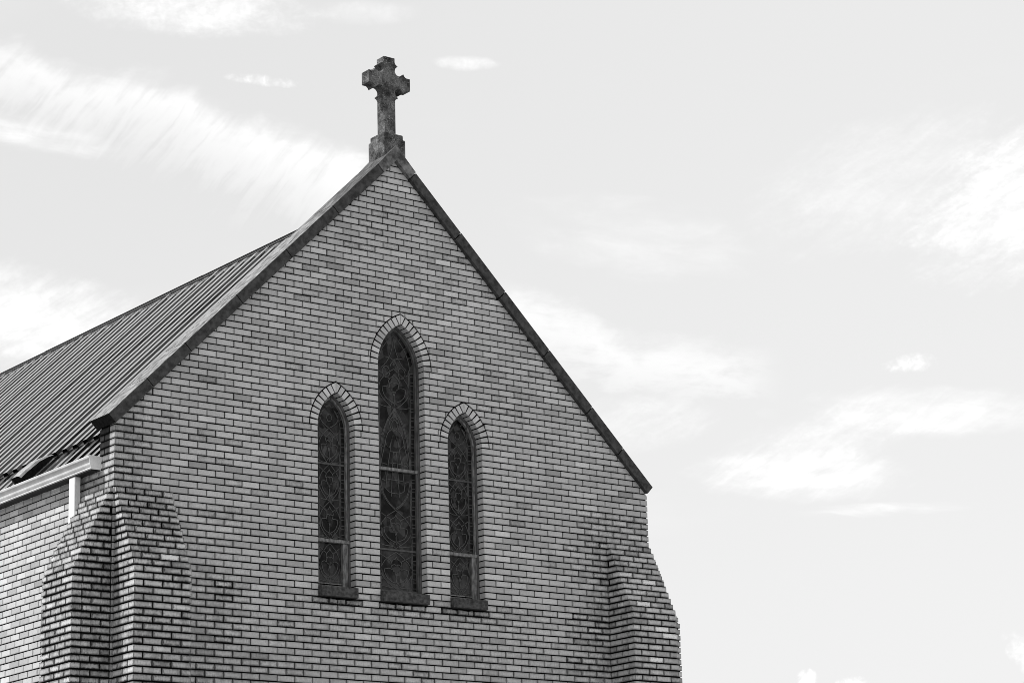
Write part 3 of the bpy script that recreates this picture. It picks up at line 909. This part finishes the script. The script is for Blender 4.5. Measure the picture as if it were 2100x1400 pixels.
for s in (-1, 1):     # solid deck under the sheets
    def X(x): return x if s < 0 else 2*3.353-x
    rf.poly([(X(.0), .31, RZ-.09), (X(3.353), .31, RZ+RS*3.353-.09), (X(3.353), 13.9, RZ+RS*3.353-.09), (X(0), 13.9, RZ-.09)])
    rf.poly([(X(.0), .31, RZ-.16), (X(3.353), .31, RZ+RS*3.353-.16), (X(3.353), 13.9, RZ+RS*3.353-.16), (X(0), 13.9, RZ-.16)])
roof = rf.build("roof", DARKMETAL, church)
for s in (-1, 1):
    a = roof_sheet("upper_sheet", .42, 3.33, .31, 13.9, .0, s, roof)
    b = roof_sheet("lower_sheet", -.055, .62, .31, 13.9, -.042, s, roof)
# dark foam closers and drip edge where the upper sheets lap the lower ones
m = MB()
for s in (-1, 1):
    def X(x): return x if s < 0 else 2*3.353-x
    x = .445
    m.prism([(X(x-.02), RZ+RS*x-.050), (X(x+.05), RZ+RS*(x+.05)-.05), (X(x+.02), RZ+RS*(x+.02)-.004), (X(x-.026), RZ+RS*(x-.026)-.002)], 1, .31, 13.9)
m.build("lap_closer", SOOT_SHADE, roof)
# ridge capping with notched skirts
m = MB()
zr = RZ+RS*3.353
sl_ = [(0, .042), (-.036, .026), (-.040, .000), (-.082, -.034), (-.086, -.058), (-.134, -.098), (-.138, -.118)]
sec = [(x, z) for x, z in sl_[::-1]]+[(-x, z) for x, z in sl_[1:]]
sec = [(x, z+.016) for x, z in sec]
rows_ = [.31, 4.1, 8.2, 13.9]
for i in range(3):
    lift = .004*(i % 2)
    for k in range(len(sec)-1):
        (xa_, za_), (xb_, zb_) = sec[k], sec[k+1]
        dark = abs(xb_-xa_) < .006  # fold steps black: shade of the folds put into the colour
        m.poly([(3.353+xa_, rows_[i], zr+za_+lift), (3.353+xb_, rows_[i], zr+zb_+lift), (3.353+xb_, rows_[i+1]+.05, zr+zb_+lift), (3.353+xa_, rows_[i+1]+.05, zr+za_+lift)], 1 if dark else 0)
# black strips under the capping, painting in the dark gap
for s in (-1, 1):
    def X(x): return x if s < 0 else 2*3.353-x
    c_ = MB(); c_.prism([(X(3.150), RZ+RS*3.150-.01), (X(3.25), RZ+RS*3.25-.01), (X(3.25), RZ+RS*3.25+.03), (X(3.160), RZ+RS*3.160+.045)], 1, .31, 13.9)
    c_.build("ridge_gap_shade", SOOT_SHADE, roof)
# skirt teeth
y = .31
while y < 13.8:
    for s in (-1, 1):
        xs_ = [3.353+s*.148, 3.353+s*.152]; z_ = zr-.096
        m.poly([(3.353+s*.149, y+.008, z_+.002), (3.353+s*.149, y+.200, z_+.002), (3.353+s*.149+s*.010, y+.200, z_-.045), (3.353+s*.149+s*.010, y+.008, z_-.045)])
    y += .2282
m.build("ridge_cap", [ROOF, SOOT_SHADE], roof)

# vent cowl low on the slope
def slope_pt(t, y, h):       # t = wall x on the slope, h = height off the sheet
    nz = 1/math.hypot(1, RS); nx = -RS*nz
    return (t+nx*h, y, RZ+RS*t+nz*h)
m = MB()
ya, yb = 2.06, 2.27
# cowl: opens down-slope, tapering to nothing up-slope, with rounded shoulders
def sect(t, hgt):
    pts = []
    for (fy, fh) in ((0, 0), (.0, .70), (.08, .92), (.22, 1.0), (.78, 1.0), (.92, .92), (1., .70), (1., 0)):
        pts.append(slope_pt(t, ya+(yb-ya)*fy, .004+hgt*fh))
    return pts
S = [sect(.085, .105), sect(.16, .110), sect(.29, .098), sect(.36, .065), sect(.41, .03)]
for i in range(len(S)-1):
    for k in range(7):
        m.poly([S[i][k], S[i][k+1], S[i+1][k+1], S[i+1][k]], 1 if k < 1 else 0)  # near side blackened, its shade put into the colour
inn = [slope_pt(.09, y_, h_) for y_, h_ in ((ya+.01, .005), (ya+.01, .095), (yb-.01, .095), (yb-.01, .005))]
m.poly(inn, 1)
vent = m.build("roof_vent", [noisy("galvanised_cowl", .12, .34, 10, .4, .5), SOOT_SHADE], roof)
vent['label'] = "small boxy metal vent cowl low on the ribbed roof"
# flashing between roof and parapet
m = MB()
m.prism([(0.05, RZ+.0), (3.35, RZ+RS*3.35-.05), (3.35, RZ+RS*3.35+.16), (0.05, RZ+.22)], 1, .302, .318)
m.build("flashing", DARKMETAL, roof)

# ------------------------------------------------------------------ gutter and downpipe
m = MB()
gp = [(-.137, -.208), (-.141, -.214), (-.139, -.232), (-.122, -.238), (-.116, -.250), (-.117, -.290), (-.112, -.303), (-.101, -.308), (-.100, -.316),
      (-.113, -.321), (-.118, -.330), (-.114, -.340), (-.012, -.340), (-.012, -.330), (-.104, -.331), (-.106, -.250), (-.126, -.226), (-.128, -.208)]
m.prism(gp, 1, .2535, 13.9)
gut = m.build("gutter", WHITE, church)
m = MB(); m.prism([(-.139, -.206), (-.1405, -.225), (-.118, -.342), (-.008, -.342), (-.008, -.212)], 1, .2475, .2530)
m.build("end_cap", CAPW, gut)
m = MB(); m.box(-.110, -.013, .256, 13.9, -.352, -.3415); m.build("gutter_shade_strip", DARKMETAL, gut)  # dark strip paints the shade on the gutter's underside
m = MB()
px0, px1, py0, py1 = -.106, -.046, .600, .716
# ribbed near face of the pipe
pr_ = [(px0, py1), (px0, py0+.006), (px0+.006, py0)]
for k in range(4):
    xx = px0+.012+k*.0105
    pr_ += [(xx, py0), (xx+.002, py0+.004), (xx+.006, py0+.004), (xx+.008, py0)]
pr_ += [(px1, py0), (px1, py1)]
m.prism(pr_, 2, -ZG+.05, -.338)
dp = m.build("downpipe", WHITEP, church)
m = MB(); m.box(px1-.002, .0, .63, .69, -1.9, -1.86); m.build("pipe_clip", WHITE, dp)
# right-hand gutter, same profile mirrored
m = MB(); m.prism([(W-x, z) for x, z in gp][::-1], 1, .2535, 13.9); m.build("gutter", WHITE, church)

# little streak of spilt paint on the side wall
m = MB(); m.poly([(-.0015, 1.142, -.72), (-.0015, 1.130, -.72), (-.0015, 1.140, -.80), (-.0015, 1.150, -.80)])
m.build("paint_drip", WHITE, church)
